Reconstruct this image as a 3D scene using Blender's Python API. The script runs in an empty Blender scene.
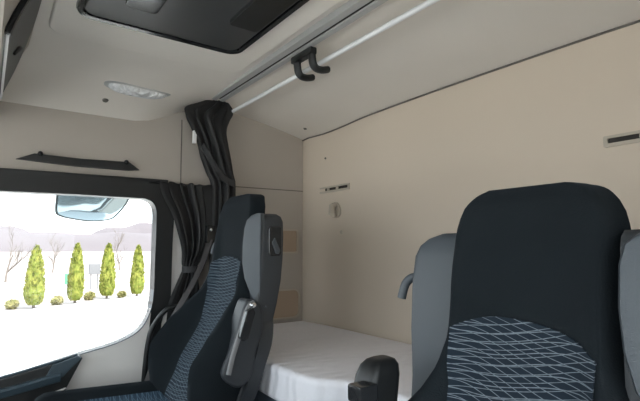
import bpy, bmesh, math, random
from mathutils import Vector, Matrix, noise
random.seed(7)
PI = math.pi
scn = bpy.context.scene
COL = scn.collection

# ------------------------------------------------------------ materials
def nodes(m):
    m.use_nodes = True
    return m.node_tree.nodes, m.node_tree.links

def mat(name, col, rough=0.6, metal=0.0, bump=0.0, bscale=200.0, var=0.0, vscale=8.0, spec=0.5, sheen=0.0, coat=0.0):
    m = bpy.data.materials.new(name)
    N, L = nodes(m)
    b = N['Principled BSDF']
    b.inputs['Base Color'].default_value = (*col, 1)
    b.inputs['Roughness'].default_value = rough
    b.inputs['Metallic'].default_value = metal
    b.inputs['Specular IOR Level'].default_value = spec
    if sheen:
        b.inputs['Sheen Weight'].default_value = sheen
        b.inputs['Sheen Roughness'].default_value = 0.4
        b.inputs['Sheen Tint'].default_value = (0.35, 0.55, 0.8, 1)
    if coat: b.inputs['Coat Weight'].default_value = coat
    tc = N.new('ShaderNodeTexCoord')
    if var:
        n = N.new('ShaderNodeTexNoise'); n.inputs['Scale'].default_value = vscale; n.inputs['Detail'].default_value = 4
        L.new(tc.outputs['Object'], n.inputs['Vector'])
        mx = N.new('ShaderNodeMix'); mx.data_type = 'RGBA'
        mx.inputs['A'].default_value = (*[c*(1-var) for c in col], 1)
        mx.inputs['B'].default_value = (*[min(1, c*(1+var)) for c in col], 1)
        L.new(n.outputs['Fac'], mx.inputs['Factor']); L.new(mx.outputs['Result'], b.inputs['Base Color'])
    if bump:
        n = N.new('ShaderNodeTexNoise'); n.inputs['Scale'].default_value = bscale; n.inputs['Detail'].default_value = 3
        L.new(tc.outputs['Object'], n.inputs['Vector'])
        bp = N.new('ShaderNodeBump'); bp.inputs['Strength'].default_value = bump; bp.inputs['Distance'].default_value = 0.002
        bp.inputs['Distance'].default_value = 0.02 if bump >= 1 else 0.002
        L.new(n.outputs['Fac'], bp.inputs['Height']); L.new(bp.outputs['Normal'], b.inputs['Normal'])
    return m

def math_node(N, L, op, a, b=None, c=None):
    n = N.new('ShaderNodeMath'); n.operation = op
    for i, v in enumerate((a, b, c)):
        if v is None: continue
        if isinstance(v, (int, float)): n.inputs[i].default_value = v
        else: L.new(v, n.inputs[i])
    return n.outputs[0]

def woven_material(name, base, line, horizontal=False, spacing=0.021, tilt=0.3):
    """dark cloth with thin pale crossing wavy threads; horizontal=True lays them on a seat cushion"""
    m = bpy.data.materials.new(name); N, L = nodes(m); b = N['Principled BSDF']
    b.inputs['Roughness'].default_value = 0.9; b.inputs['Specular IOR Level'].default_value = 0.2
    tc = N.new('ShaderNodeTexCoord'); sp = N.new('ShaderNodeSeparateXYZ')
    L.new(tc.outputs['Object'], sp.inputs[0])
    x = sp.outputs[0]; z = sp.outputs[1] if horizontal else sp.outputs[2]
    fac = None
    for k, (sg, ph, fr) in enumerate(((1, 0.3, 17.0), (-1, 1.7, 14.0), (-0.2, 3.0, 21.0))):
        ang = math_node(N, L, 'MULTIPLY_ADD', x, fr, ph)
        s = math_node(N, L, 'SINE', ang)
        s2 = math_node(N, L, 'SINE', math_node(N, L, 'MULTIPLY_ADD', z, 24.0, ph*2))
        v = math_node(N, L, 'MULTIPLY_ADD', s, 0.008, z)
        v = math_node(N, L, 'MULTIPLY_ADD', s2, 0.004, v)
        v = math_node(N, L, 'MULTIPLY_ADD', x, tilt*sg, v)
        f = math_node(N, L, 'FRACT', math_node(N, L, 'DIVIDE', v, spacing*(1+0.15*k)))
        d = math_node(N, L, 'ABSOLUTE', math_node(N, L, 'SUBTRACT', f, 0.5))
        ln = math_node(N, L, 'SUBTRACT', 1.0, math_node(N, L, 'MULTIPLY', d, 15.0))
        ln = math_node(N, L, 'MAXIMUM', ln, 0.0)
        fac = ln if fac is None else math_node(N, L, 'MAXIMUM', fac, ln)
    n = N.new('ShaderNodeTexNoise'); n.inputs['Scale'].default_value = 120
    L.new(tc.outputs['Object'], n.inputs['Vector'])
    fac = math_node(N, L, 'MULTIPLY', fac, math_node(N, L, 'MULTIPLY_ADD', n.outputs['Fac'], 1.0, 0.35))
    mx = N.new('ShaderNodeMix'); mx.data_type = 'RGBA'
    mx.inputs['A'].default_value = (*base, 1); mx.inputs['B'].default_value = (*line, 1)
    L.new(fac, mx.inputs['Factor']); L.new(mx.outputs['Result'], b.inputs['Base Color'])
    return m

def glass_material(name, tint=(1, 1, 1), base=0.04):
    m = bpy.data.materials.new(name); N, L = nodes(m)
    N.remove(N['Principled BSDF'])
    out = N['Material Output']
    t = N.new('ShaderNodeBsdfTransparent'); t.inputs[0].default_value = (*tint, 1)
    g = N.new('ShaderNodeBsdfGlossy'); g.inputs['Roughness'].default_value = 0.02
    lw = N.new('ShaderNodeLayerWeight'); lw.inputs['Blend'].default_value = 0.25
    mx = N.new('ShaderNodeMixShader')
    f = math_node(N, L, 'MULTIPLY_ADD', lw.outputs['Fresnel'], 0.6, base)
    L.new(f, mx.inputs[0]); L.new(t.outputs[0], mx.inputs[1]); L.new(g.outputs[0], mx.inputs[2])
    L.new(mx.outputs[0], out.inputs[0])
    return m

def quilt_material():
    m = bpy.data.materials.new('mattress_fabric'); N, L = nodes(m); b = N['Principled BSDF']
    b.inputs['Base Color'].default_value = (0.87, 0.855, 0.90, 1); b.inputs['Roughness'].default_value = 0.85
    tc = N.new('ShaderNodeTexCoord'); sp = N.new('ShaderNodeSeparateXYZ'); L.new(tc.outputs['Object'], sp.inputs[0])
    w = N.new('ShaderNodeTexWave'); w.inputs['Scale'].default_value = 5.5; w.inputs['Distortion'].default_value = 5.0
    w.inputs['Detail'].default_value = 1.0; w.inputs['Detail Scale'].default_value = 1.6
    L.new(tc.outputs['Object'], w.inputs['Vector'])
    n = N.new('ShaderNodeTexNoise'); n.inputs['Scale'].default_value = 160; L.new(tc.outputs['Object'], n.inputs['Vector'])
    h = math_node(N, L, 'MULTIPLY_ADD', n.outputs['Fac'], 0.25, w.outputs['Fac'])
    bp = N.new('ShaderNodeBump'); bp.inputs['Strength'].default_value = 0.45; bp.inputs['Distance'].default_value = 0.008
    L.new(h, bp.inputs['Height']); L.new(bp.outputs['Normal'], b.inputs['Normal'])
    return m

def foliage_material(name, a, bcol):
    m = bpy.data.materials.new(name); N, L = nodes(m); b = N['Principled BSDF']; b.inputs['Roughness'].default_value = 0.9
    b.inputs['Specular IOR Level'].default_value = 0.1
    tc = N.new('ShaderNodeTexCoord'); n = N.new('ShaderNodeTexNoise'); n.inputs['Scale'].default_value = 5; n.inputs['Detail'].default_value = 5
    L.new(tc.outputs['Object'], n.inputs['Vector'])
    r = N.new('ShaderNodeValToRGB'); r.color_ramp.elements[0].position = 0.35; r.color_ramp.elements[1].position = 0.65
    r.color_ramp.elements[0].color = (*a, 1); r.color_ramp.elements[1].color = (*bcol, 1)
    L.new(n.outputs['Fac'], r.inputs[0]); L.new(r.outputs[0], b.inputs['Base Color'])
    return m

M = {}
M['liner'] = mat('headliner_fabric', (0.77, 0.72, 0.665), 0.95, bump=0.25, bscale=500, var=0.02, vscale=5, spec=0.1)
M['cream'] = mat('rear_wall_fabric', (0.68, 0.585, 0.485), 0.9, bump=0.15, bscale=400, var=0.02, vscale=3, spec=0.15)
M['side'] = mat('side_wall_plastic', (0.45, 0.405, 0.36), 0.75, bump=0.1, bscale=500, spec=0.25)
M['door'] = mat('door_plastic', (0.86, 0.82, 0.79), 0.55, bump=0.15, bscale=700)
M['black'] = mat('black_plastic', (0.010, 0.011, 0.012), 0.45, bump=0.15, bscale=500)
M['blackgloss'] = mat('black_gloss_plastic', (0.02, 0.021, 0.023), 0.18)
M['hatch'] = mat('hatch_plastic', (0.055, 0.057, 0.06), 0.3, bump=0.05, bscale=700)
M['lid'] = mat('lid_plastic', (0.075, 0.075, 0.075), 0.5, bump=0.1, bscale=600)
M['grey'] = mat('grey_plastic', (0.064, 0.075, 0.087), 0.5, bump=0.15, bscale=600)
M['shell'] = mat('dark_grey_shell_plastic', (0.036, 0.040, 0.046), 0.5, bump=0.2, bscale=500)
M['cloth'] = mat('seat_cloth', (0.011, 0.0145, 0.0175), 0.95, bump=0.4, bscale=350, var=0.25, vscale=6, spec=0.15, sheen=0.04)
M['woven'] = woven_material('woven_insert', (0.014, 0.022, 0.033), (0.24, 0.28, 0.32), spacing=0.0125, tilt=0.20)
M['wovenfine'] = woven_material('fine_woven_insert', (0.014, 0.022, 0.033), (0.17, 0.22, 0.26), spacing=0.010, tilt=0.12)
M['wovenseat'] = woven_material('woven_cushion_insert', (0.03, 0.055, 0.085), (0.16, 0.25, 0.33), horizontal=True, spacing=0.016)
M['curtain'] = mat('curtain_cloth', (0.009, 0.009, 0.010), 0.6, bump=0.2, bscale=500)
M['curtainband'] = mat('curtain_band_cloth', (0.035, 0.035, 0.038), 0.7)
M['alu'] = mat('brushed_aluminium', (0.50, 0.50, 0.50), 0.45, metal=0.3)
M['trimgrey'] = mat('satin_grey_trim', (0.22, 0.22, 0.225), 0.55)
M['rod'] = mat('pale_rod_metal', (0.86, 0.86, 0.87), 0.35)
M['chrome'] = mat('silver_metal', (0.75, 0.76, 0.78), 0.22, metal=1.0)
M['pocket'] = mat('tan_pocket_cloth', (0.42, 0.32, 0.235), 0.9, bump=0.3, bscale=400)
M['slotbeige'] = mat('beige_slot_plastic', (0.50, 0.44, 0.36), 0.6)
M['seam'] = mat('dark_seam', (0.16, 0.145, 0.13), 0.8)
M['dark'] = mat('dark_void', (0.035, 0.03, 0.026), 0.8)
M['bunk'] = mat('bunk_base_plastic', (0.09, 0.11, 0.14), 0.5)
M['carpet'] = mat('floor_carpet', (0.05, 0.05, 0.052), 0.95, bump=0.5, bscale=200)
M['quilt'] = quilt_material()
M['belt'] = mat('belt_webbing', (0.04, 0.035, 0.035), 0.7, bump=0.3, bscale=800)
M['glass'] = glass_material('window_glass', (0.97, 0.99, 0.98), 0.0)
M['lens'] = mat('clear_lens', (0.92, 0.93, 0.95), 0.12, bump=1.0, bscale=45, metal=0.2)
M['doorblue'] = mat('door_lit_blue', (0.045, 0.07, 0.09), 0.4)  # lightened blue paints the daylight on the armrest top and edge
M['concrete'] = mat('pale_concrete', (0.62, 0.61, 0.60), 0.9, var=0.04, vscale=0.5)
M['gravel'] = mat('pale_gravel', (0.40, 0.37, 0.34), 0.95, var=0.15, vscale=1.5)
M['field'] = mat('dry_field', (0.24, 0.21, 0.20), 0.95, var=0.08, vscale=0.05)
M['hill'] = mat('hazy_hills', (0.088, 0.074, 0.082), 0.95, var=0.12, vscale=0.02)  # distance haze is painted into this grey-violet
M['thuja'] = foliage_material('thuja_foliage', (0.085, 0.105, 0.02), (0.17, 0.17, 0.04))
M['bush'] = foliage_material('bush_foliage', (0.12, 0.12, 0.04), (0.19, 0.17, 0.08))
M['bark'] = mat('bark', (0.13, 0.11, 0.10), 0.95)
M['sign'] = mat('green_plastic', (0.05, 0.17, 0.11), 0.6)
M['box'] = mat('pale_grey_box', (0.12, 0.12, 0.13), 0.7)
M['mirror'] = mat('mirror_glass', (0.33, 0.41, 0.45), 0.06, metal=1.0)
M['mirrorshell'] = mat('mirror_shell', (0.02, 0.035, 0.04), 0.35)
M['orange'] = mat('mountain_band', (0.3, 0.3, 0.3), 0.9)

# ------------------------------------------------------------ builders
def obj(name, bm, m, parent=None, smooth=True, angle=40, keep=False):
    me = bpy.data.meshes.new(name)
    bmesh.ops.recalc_face_normals(bm, faces=bm.faces)
    bm.to_mesh(me); bm.free()
    if parent is not None and not keep:
        me.transform(Matrix.Translation(-Vector(ORIG.get(parent.name, (0, 0, 0)))))
    me.materials.append(m)
    if smooth:
        me.shade_smooth()
        try: me.set_sharp_from_angle(angle=math.radians(angle))
        except Exception: pass
    o = bpy.data.objects.new(name, me); COL.objects.link(o)
    if smooth:
        wn = o.modifiers.new('weighted_normals', 'WEIGHTED_NORMAL'); wn.keep_sharp = True
    if parent is not None:
        o.parent = parent
        ORIG[o.name] = ORIG.get(parent.name, (0, 0, 0))
    return o

ORIG = {}
def thing(name, label, cat, loc, group=None):
    o = bpy.data.objects.new(name, None); COL.objects.link(o)
    o.location = loc; o.empty_display_size = 0.05
    o['label'] = label; o['category'] = cat
    if group: o['group'] = group
    ORIG[o.name] = tuple(loc)
    return o

def tag(o, label, cat, group=None, kind=None):
    o['label'] = label; o['category'] = cat
    if group: o['group'] = group
    if kind: o['kind'] = kind
    return o

def struct(name, bm, m, label=None, cat=None, parent=None, **k):
    o = obj(name, bm, m, parent, **k)
    if parent is None:
        o['kind'] = 'structure'
        if label: o['label'] = label
        if cat: o['category'] = cat
    return o

def add_prism(bm, pts, axis, a, b, bev=0.0, seg=2):
    """pts: 2-D outline in the two axes left after `axis`; extruded from a to b"""
    def P(p, v):
        q = list(p); q.insert(axis, v); return q
    va = [bm.verts.new(P(p, a)) for p in pts]; vb = [bm.verts.new(P(p, b)) for p in pts]
    fs = [bm.faces.new(va), bm.faces.new(vb)]
    n = len(pts)
    for i in range(n): fs.append(bm.faces.new((va[i], va[(i+1) % n], vb[(i+1) % n], vb[i])))
    if bev:
        es = set(fs[0].edges) | set(fs[1].edges)
        if n <= 6: es = set(e for f in fs for e in f.edges)
        bmesh.ops.recalc_face_normals(bm, faces=fs)
        bmesh.ops.bevel(bm, geom=list(es), offset=bev, segments=seg, affect='EDGES', profile=0.6, clamp_overlap=True)
    return bm

def prism(pts, axis, a, b, bev=0.0, seg=2):
    return add_prism(bmesh.new(), pts, axis, a, b, bev, seg)

def box(c0, c1, bev=0.0, seg=2, bm=None):
    bm = bm or bmesh.new()
    return add_prism(bm, [(c0[0], c0[1]), (c1[0], c0[1]), (c1[0], c1[1]), (c0[0], c1[1])], 2, c0[2], c1[2], bev, seg)

def rrect(x0, y0, x1, y1, r, n=5):
    out = []
    for cx, cy, a0 in ((x1-r, y1-r, 0), (x0+r, y1-r, 90), (x0+r, y0+r, 180), (x1-r, y0+r, 270)):
        for i in range(n+1):
            a = math.radians(a0 + 90*i/n); out.append((cx+r*math.cos(a), cy+r*math.sin(a)))
    return out

def smooth_path(pts, n=6, closed=False):
    """Catmull-Rom through the points"""
    out = []; L = len(pts); D = len(pts[0])
    for i in range(L if closed else L-1):
        p = [pts[(i+k-1) % L] if closed else pts[min(max(i+k-1, 0), L-1)] for k in range(4)]
        for j in range(n):
            t = j/n
            out.append(tuple(0.5*((2*p[1][d]) + (-p[0][d]+p[2][d])*t + (2*p[0][d]-5*p[1][d]+4*p[2][d]-p[3][d])*t*t + (-p[0][d]+3*p[1][d]-3*p[2][d]+p[3][d])*t**3) for d in range(D)))
    if not closed: out.append(tuple(pts[-1]))
    return out

def tube(path, rad, n=10, bm=None, cap=True):
    bm = bm or bmesh.new()
    path = [Vector(p) for p in path]; rings = []
    a = None
    for i, p in enumerate(path):
        d = (path[min(i+1, len(path)-1)] - path[max(i-1, 0)]).normalized()
        if a is None:
            ref = Vector((0, 0, 1)) if abs(d.z) < 0.8 else Vector((0, 1, 0))
            a = d.cross(ref).normalized()
        else:
            a = (a - d*a.dot(d)).normalized()      # carried along the path without twisting
        b = d.cross(a).normalized()
        r = rad[i] if isinstance(rad, (list, tuple)) else rad
        ra, rb = r if isinstance(r, (list, tuple)) else (r, r)
        rings.append([bm.verts.new(p + a*ra*math.cos(2*PI*k/n) + b*rb*math.sin(2*PI*k/n)) for k in range(n)])
    for r0, r1 in zip(rings, rings[1:]):
        for k in range(n): bm.faces.new((r0[k], r0[(k+1) % n], r1[(k+1) % n], r1[k]))
    if cap:
        bm.faces.new(rings[0]); bm.faces.new(rings[-1])
    return bm

def loft(rings, closed=True, cap=True):
    bm = bmesh.new()
    R = [[bm.verts.new(p) for p in r] for r in rings]; n = len(R[0])
    for r0, r1 in zip(R, R[1:]):
        for k in range(n if closed else n-1): bm.faces.new((r0[k], r0[(k+1) % n], r1[(k+1) % n], r1[k]))
    if closed and cap:
        bm.faces.new(R[0]); bm.faces.new(R[-1])
    return bm

def ellipsoid(c, r, seg=12, ring=8, bm=None):
    bm = bm or bmesh.new()
    bmesh.ops.create_uvsphere(bm, u_segments=seg, v_segments=ring, radius=1, matrix=Matrix.Translation(c) @ Matrix.Diagonal((*r, 1)))
    return bm

def interp(tab, x):
    if x <= tab[0][0]: return tab[0][1]
    for (a, b), (c, d) in zip(tab, tab[1:]):
        if x <= c:
            t = (x-a)/(c-a); t = t*t*(3-2*t)*0.4 + t*0.6
            return b + (d-b)*t
    return tab[-1][1]

def sst(a, b, x):
    t = min(1, max(0, (x-a)/(b-a))); return t*t*(3-2*t)

# ------------------------------------------------------------ camera
XL, XR, YB, YF = -2.15, 0.14, 1.42, -0.95      # cab walls; camera by the driver's door
cam = bpy.data.cameras.new('camera'); co = bpy.data.objects.new('camera', cam); COL.objects.link(co)
cam.sensor_width = 36; cam.lens = 36*470/640; cam.clip_start = 0.02; cam.clip_end = 5000
a, t = math.radians(35.3), math.radians(5.83)
h = Vector((-math.cos(a), math.sin(a), 0)); r = Vector((math.sin(a), math.cos(a), 0))
f = h*math.cos(t) + Vector((0, 0, math.sin(t))); u = r.cross(f)
co.matrix_world = Matrix(((r.x, u.x, -f.x, 0), (r.y, u.y, -f.y, 0), (r.z, u.z, -f.z, 1.13), (0, 0, 0, 1)))
scn.camera = co

# ------------------------------------------------------------ ceiling and walls
def zc(x, y):
    z = 1.845 - 0.02*((x+1.03)/1.1)**2
    k = 0.12*(1-sst(0.50, 0.86, y)) + 0.008
    if x < -1.78: z -= k*((-1.78-x)/0.37)**2
    if x > -0.26: z -= k*((x+0.26)/0.40)**2
    if y > 0.93: z -= 0.090*((min(y, 1.50)-0.93)/0.49)**1.4
    return z
def grid(xs, ys, fn, thick=None):
    bm = bmesh.new()
    V = [[bm.verts.new(fn(x, y)) for x in xs] for y in ys]
    for j in range(len(ys)-1):
        for i in range(len(xs)-1): bm.faces.new((V[j][i], V[j][i+1], V[j+1][i+1], V[j+1][i]))
    return bm
def lin(a, b, n): return [a+(b-a)*i/n for i in range(n+1)]

def slab_ceiling():
    xs, ys = lin(XL-0.06, XR+0.05, 60), lin(YF, YB+0.06, 40)
    bm = grid(xs, ys, lambda x, y: (x, y, zc(x, y)))
    ex = bmesh.ops.extrude_face_region(bm, geom=bm.faces[:]); bmesh.ops.translate(bm, verts=[v for v in ex['geom'] if isinstance(v, bmesh.types.BMVert)], vec=(0,0,0.03))
    # push every outer copy up so that the shell has thickness above
    return bm
c = struct('ceiling', slab_ceiling(), M['liner'], 'pale grey fabric headliner of the truck cab', 'ceiling')

# rear wall with a shallow hollow towards the left corner
def yback(x): return YB - 0.014*(1-sst(-2.12, -1.98, x)) + 0.010*sst(-2.1, -1.9, x)*(1-sst(-1.85, -1.62, x))
bm = bmesh.new()
xs = lin(XL-0.03, XR+0.02, 50); zs = lin(0.0, 1.80, 20)
bm = grid(xs, zs, lambda x, z: (x, yback(x) - 0.02*(1-sst(0.7, 1.3, z))*(1-sst(-2.0, -1.3, x))*0, min(z, zc(x, YB)+0.02)))
V = bmesh.ops.extrude_face_region(bm, geom=bm.faces[:])
bmesh.ops.translate(bm, verts=[v for v in V['geom'] if isinstance(v, bmesh.types.BMVert)], vec=(0, 0.04, 0))
struct('wall_back', bm, M['cream'], 'cream padded rear wall above the bunk', 'wall')
# dark seam strip where the rear wall meets the headliner
bm = tube([(x, yback(x)-0.003, zc(x, yback(x))-0.004) for x in lin(XL, XR, 40)], 0.0035, 6)
struct('trim_1', bm, M['seam'], 'thin dark seam between rear wall and headliner', 'trim')

# left wall (door side): solid behind the door, header above it
wl = bmesh.new()
add_prism(wl, [(0.70, 0.0), (YB+0.05, 0.0), (YB+0.05, 1.85), (YF, 1.85), (YF, 1.425), (0.70, 1.425)], 0, XL-0.05, XL, 0.0)
struct('wall_left', wl, M['side'], 'beige side wall panel above the passenger window', 'wall', smooth=False)
wl = prism([(YF, 0.0), (-0.62, 0.0), (-0.62, 1.425), (YF, 1.425)], 0, XL-0.05, XL)
struct('trim_2', wl, M['side'], 'pillar panel in front of the passenger door', 'trim', smooth=False)
# right wall (driver door side) with window hole, behind the camera
wr = bmesh.new()
for y0, y1, z0, z1 in ((YF, YB+0.05, 0, 0.66), (YF, YB+0.05, 1.36, 1.85), (0.62, YB+0.05, 0.66, 1.36), (YF, -0.62, 0.66, 1.36)):
    box((XR, y0, z0), (XR+0.05, y1, z1), bm=wr)
struct('wall_right', wr, M['side'], smooth=False)
# front wall with the windscreen opening
wf = bmesh.new()
for x0, x1, z0, z1 in ((XL, XR, 0, 0.72), (XL, XR, 1.66, 1.80), (XL, XL+0.08, 0.72, 1.66), (XR-0.08, XR, 0.72, 1.66)):
    box((x0, YF-0.05, z0), (x1, YF, z1), bm=wf)
struct('wall_front', wf, M['black'], smooth=False)
struct('window_2', box((XL+0.08, YF-0.03, 0.72), (XR-0.08, YF-0.025, 1.66)), M['glass'], smooth=False)
struct('window_3', box((XR+0.02, -0.62, 0.66), (XR+0.025, 0.62, 1.36)), M['glass'], smooth=False)
struct('floor', box((XL-0.05, YF-0.05, -0.06), (XR+0.05, YB+0.08, 0.0)), M['carpet'], smooth=False)
# dashboard ledge under the windscreen
dash = thing('dashboard', 'dark dashboard below the windscreen behind the camera', 'dashboard', (-1.0, -0.8, 0))
obj('dash_body', prism([(YF+0.01, 0.001), (-0.62, 0.001), (-0.50, 0.62), (-0.56, 0.78), (YF+0.01, 0.82)], 0, XL+0.03, XR-0.03, 0.02), M['black'], dash)

# seams and details of the left wall
def strip(pts, rad=0.0022): return tube(pts, rad, 6)
struct('trim_3', strip([(XL-0.0005, 0.722, 1.735), (XL-0.0005, 0.725, 1.43)], 0.003), M['seam'], 'dark vertical seam in the side wall beside the curtain', 'trim')
struct('trim_4', strip([(XL-0.0005, 0.90, 1.437), (XL-0.0005, 1.435, 1.443)], 0.0028), M['seam'], 'dark horizontal seam in the side wall behind the curtain', 'trim')

# ------------------------------------------------------------ passenger door and window
# window opening outline in (y, z)
sill = [(-0.60, 0.60), (-0.30, 0.615), (0.07, 0.655), (0.22, 0.685), (0.336, 0.712), (0.45, 0.735), (0.53, 0.765), (0.575, 0.805), (0.603, 0.87), (0.612, 0.95)]
sill = smooth_path(sill, 4)
topc = [(0.612+0.0*k, z) for k, z in enumerate((1.10, 1.25))] + [(0.608, 1.305), (0.59, 1.335), (0.56, 1.348)]
topc = smooth_path(topc, 4)
opening = sill + topc + [(0.30, 1.349), (0.0, 1.344), (-0.4, 1.335), (-0.56, 1.32), (-0.60, 1.28)]

door = thing('door_1', 'passenger door with pale grey plastic panel under a large side window', 'door', (XL, 0, 0))
door['kind'] = 'structure'
# lower pale panel follows the sill
pan = [p for p in sill if p[1] < 0.875] + [(0.604, 0.86), (0.600, 0.80), (0.592, 0.05), (-0.60, 0.05)]
obj('door_panel', prism(pan, 0, XL-0.04, XL+0.025, 0.006, 2), M['door'], door)
# black upper window frame: band round the opening
def band(path, w0, w1):
    """path open polyline, offset sideways by w0..w1"""
    out0, out1 = [], []
    for i, p in enumerate(path):
        q0, q1 = path[max(i-1, 0)], path[min(i+1, len(path)-1)]
        d = Vector((q1[0]-q0[0], q1[1]-q0[1])).normalized(); n = Vector((d.y, -d.x))
        out0.append((p[0]+n.x*w0, p[1]+n.y*w0)); out1.append((p[0]+n.x*w1, p[1]+n.y*w1))
    return out0, out1
def band_bm(path, w, x0, x1, bev=0.0):
    a, b = band(path, 0, w)
    rings = [[(x0, *p), (x1, *p), (x1, *q), (x0, *q)] for p, q in zip(a, b)]
    return loft(rings)
up = [(0.603, 0.865), (0.612, 0.93), (0.612, 1.0)] + topc + [(0.30, 1.349), (0.0, 1.344), (-0.4, 1.335), (-0.60, 1.33)]
obj('window_frame', band_bm(up, 0.075, XL-0.04, XL+0.03), M['black'], door)
lowp = [p for p in sill] + [(0.612, 0.95)]
obj('window_seal', band_bm(lowp, 0.003, XL-0.02, XL+0.0275), M['doorblue'], door)
# dark arm rest moulding, pull handle and upper edge coloured lighter to look lit
arm = [(-0.55, 0.56), (-0.55, 0.615), (0.05, 0.655), (0.22, 0.688), (0.325, 0.712), (0.338, 0.700), (0.27, 0.56), (0.20, 0.47)]
obj('armrest_moulding', prism(arm, 0, XL+0.02, XL+0.055, 0.006, 2), M['black'], door)
obj('armrest_lit_cap', prism([(0.215, 0.650), (0.235, 0.690), (0.322, 0.713), (0.334, 0.702), (0.305, 0.676), (0.270, 0.640)], 0, XL+0.05, XL+0.066, 0.003, 2), M['doorblue'], door)
obj('armrest_lit_rim', tube([(XL+0.05, y, z) for y, z in ((-0.5, 0.618), (0.05, 0.660), (0.22, 0.693), (0.32, 0.715))], 0.005, 8), M['doorblue'], door)
obj('armrest_lit_top', loft([[(XL+0.045, y, z), (XL+0.075, y, z), (XL+0.080, y, z-0.008), (XL+0.075, y, z-0.03), (XL+0.045, y, z-0.04)] for y, z in ((-0.5, 0.585), (0.0, 0.618), (0.12, 0.634), (0.20, 0.648), (0.262, 0.658))]), M['doorblue'], door)
obj('door_handle', prism([(0.150, 0.530), (0.215, 0.582), (0.285, 0.600), (0.255, 0.580), (0.165, 0.520)], 0, XL+0.055, XL+0.075, 0.003, 2), M['door'], door)
obj('lower_pocket', prism([(-0.5, 0.15), (0.20, 0.15), (0.20, 0.46), (0.10, 0.53), (-0.5, 0.52)], 0, XL+0.02, XL+0.06, 0.01, 2), M['black'], door)
struct('window_1', prism(opening, 0, XL-0.022, XL-0.018), M['glass'], 'passenger side window', 'window', smooth=False)

# B-pillar: black weather strip and pale cover
struct('trim_5', prism([(0.596, 0.05), (0.640, 0.05), (0.655, 0.80), (0.68, 0.90), (0.69, 0.97), (0.70, 1.424), (0.58, 1.424), (0.60, 1.38), (0.645, 1.34), (0.645, 1.0), (0.606, 0.85)], 0, XL-0.045, XL+0.012, 0.003, 1), M['black'], 'black door pillar strip beside the side window', 'trim')
struct('trim_6', prism([(0.640, 0.05), (0.75, 0.05), (0.75, 1.38), (0.701, 1.38), (0.691, 0.97), (0.681, 0.90), (0.656, 0.80)], 0, XL-0.02, XL+0.006, 0.002, 1), M['door'], 'pale pillar cover between door frame and curtain', 'trim')
# header: black strip above the window
struct('trim_7', prism([(-0.6, 1.405), (0.30, 1.420), (0.66, 1.424), (0.66, 1.440), (0.30, 1.436), (-0.6, 1.425)], 0, XL-0.002, XL+0.028, 0.004, 2), M['black'], 'black header strip along the top of the side window', 'trim')

# grab handle on the pillar
gh = thing('grab_handle', 'black bent grab handle on the door pillar beside the passenger seat', 'handle', (XL, 0.6, 0.5))
gp = smooth_path([(-2.118, 0.575, 0.47), (-2.10, 0.577, 0.56), (-2.09, 0.583, 0.70), (-2.085, 0.60, 0.79), (-2.06, 0.645, 0.865), (-2.055, 0.695, 0.880)], 5)
obj('handle_bar', tube(gp, 0.011, 10), M['black'], gh)
obj('handle_tip', tube([(-2.055, 0.695, 0.880), (-2.055, 0.735, 0.889)], 0.0055, 8), M['chrome'], gh)

# side coat rail above the window
cr = thing('overhead_rail', 'long black rail with two round knobs above the side window', 'rail', (XL, 0.3, 1.48))
obj('rail_bar', prism([(0.075, 1.474), (0.135, 1.502), (0.30, 1.499), (0.49, 1.505), (0.535, 1.474), (0.49, 1.468), (0.28, 1.466)], 0, XL-0.002, XL+0.022, 0.004, 2), M['black'], cr)
for y in (0.155, 0.478):
    obj('knob', ellipsoid((XL+0.018, y, 1.503), (0.016, 0.010, 0.011)), M['blackgloss'], cr)

# storage pockets in the rear left wall
for (y0, z0, y1, z1, r_, lab) in ((1.10, 1.105, 1.372, 1.232, 0.012, 'upper tan storage pocket in the side wall behind the passenger seat'), (1.09, 0.765, 1.385, 0.918, 0.035, 'lower rounded tan storage pocket just above the mattress')):
    p = thing('storage_pocket', lab, 'pocket', (XL, (y0+y1)/2, z0))
    fr = bmesh.new()
    o1 = rrect(y0, z0, y1, z1, r_); o2 = rrect(y0+0.008, z0+0.008, y1-0.008, z1-0.008, r_*0.8)
    rings = [[(XL-0.002, *a_), (XL+0.010, *a_), (XL+0.010, *b_), (XL-0.002, *b_)] for a_, b_ in zip(o1, o2)]
    rings.append(rings[0])
    obj('pocket_frame', loft(rings, cap=False), M['slotbeige'], p)
    obj('pocket_panel', prism(o2, 0, XL-0.004, XL+0.004), M['pocket'], p)

# rear wall details
for (x0, x1, z, lab) in ((-2.115, -1.765, 1.432, 'long narrow recessed slot in the rear wall near the left corner'), (-0.605, -0.29, 1.430, 'beige framed slot in the rear wall above the driver seat')):
    s = thing('slot_bracket', lab, 'wall slot', ((x0+x1)/2, YB, z))
    yb = yback((x0+x1)/2)
    o1 = rrect(x0, z-0.016, x1, z+0.016, 0.004, 2); o2 = rrect(x0+0.012, z-0.006, x1-0.012, z+0.008, 0.003, 2)
    rings = [[(a_[0], yb+0.012, a_[1]), (a_[0], yb-0.007, a_[1]), (b_[0], yb-0.007, b_[1]), (b_[0], yb+0.012, b_[1])] for a_, b_ in zip(o1, o2)]
    rings.append(rings[0])
    obj('slot_frame', loft(rings, cap=False), M['slotbeige'], s)
    obj('slot_recess', prism(o2, 1, yb-0.002, yb+0.006), M['dark'], s)
    for k in range(3 if x0 < -1 else 1):
        xx = x0 + 0.09 + 0.075*k
        obj('slot_clip', box((xx, yb-0.005, z-0.004), (xx+0.02, yb, z+0.007), 0.001, 1), M['slotbeige'], s)
hk = thing('wall_hook', 'small beige round coat hook below the left wall slot', 'hook', (-1.87, YB, 1.32))
yb = yback(-1.87)
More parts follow.
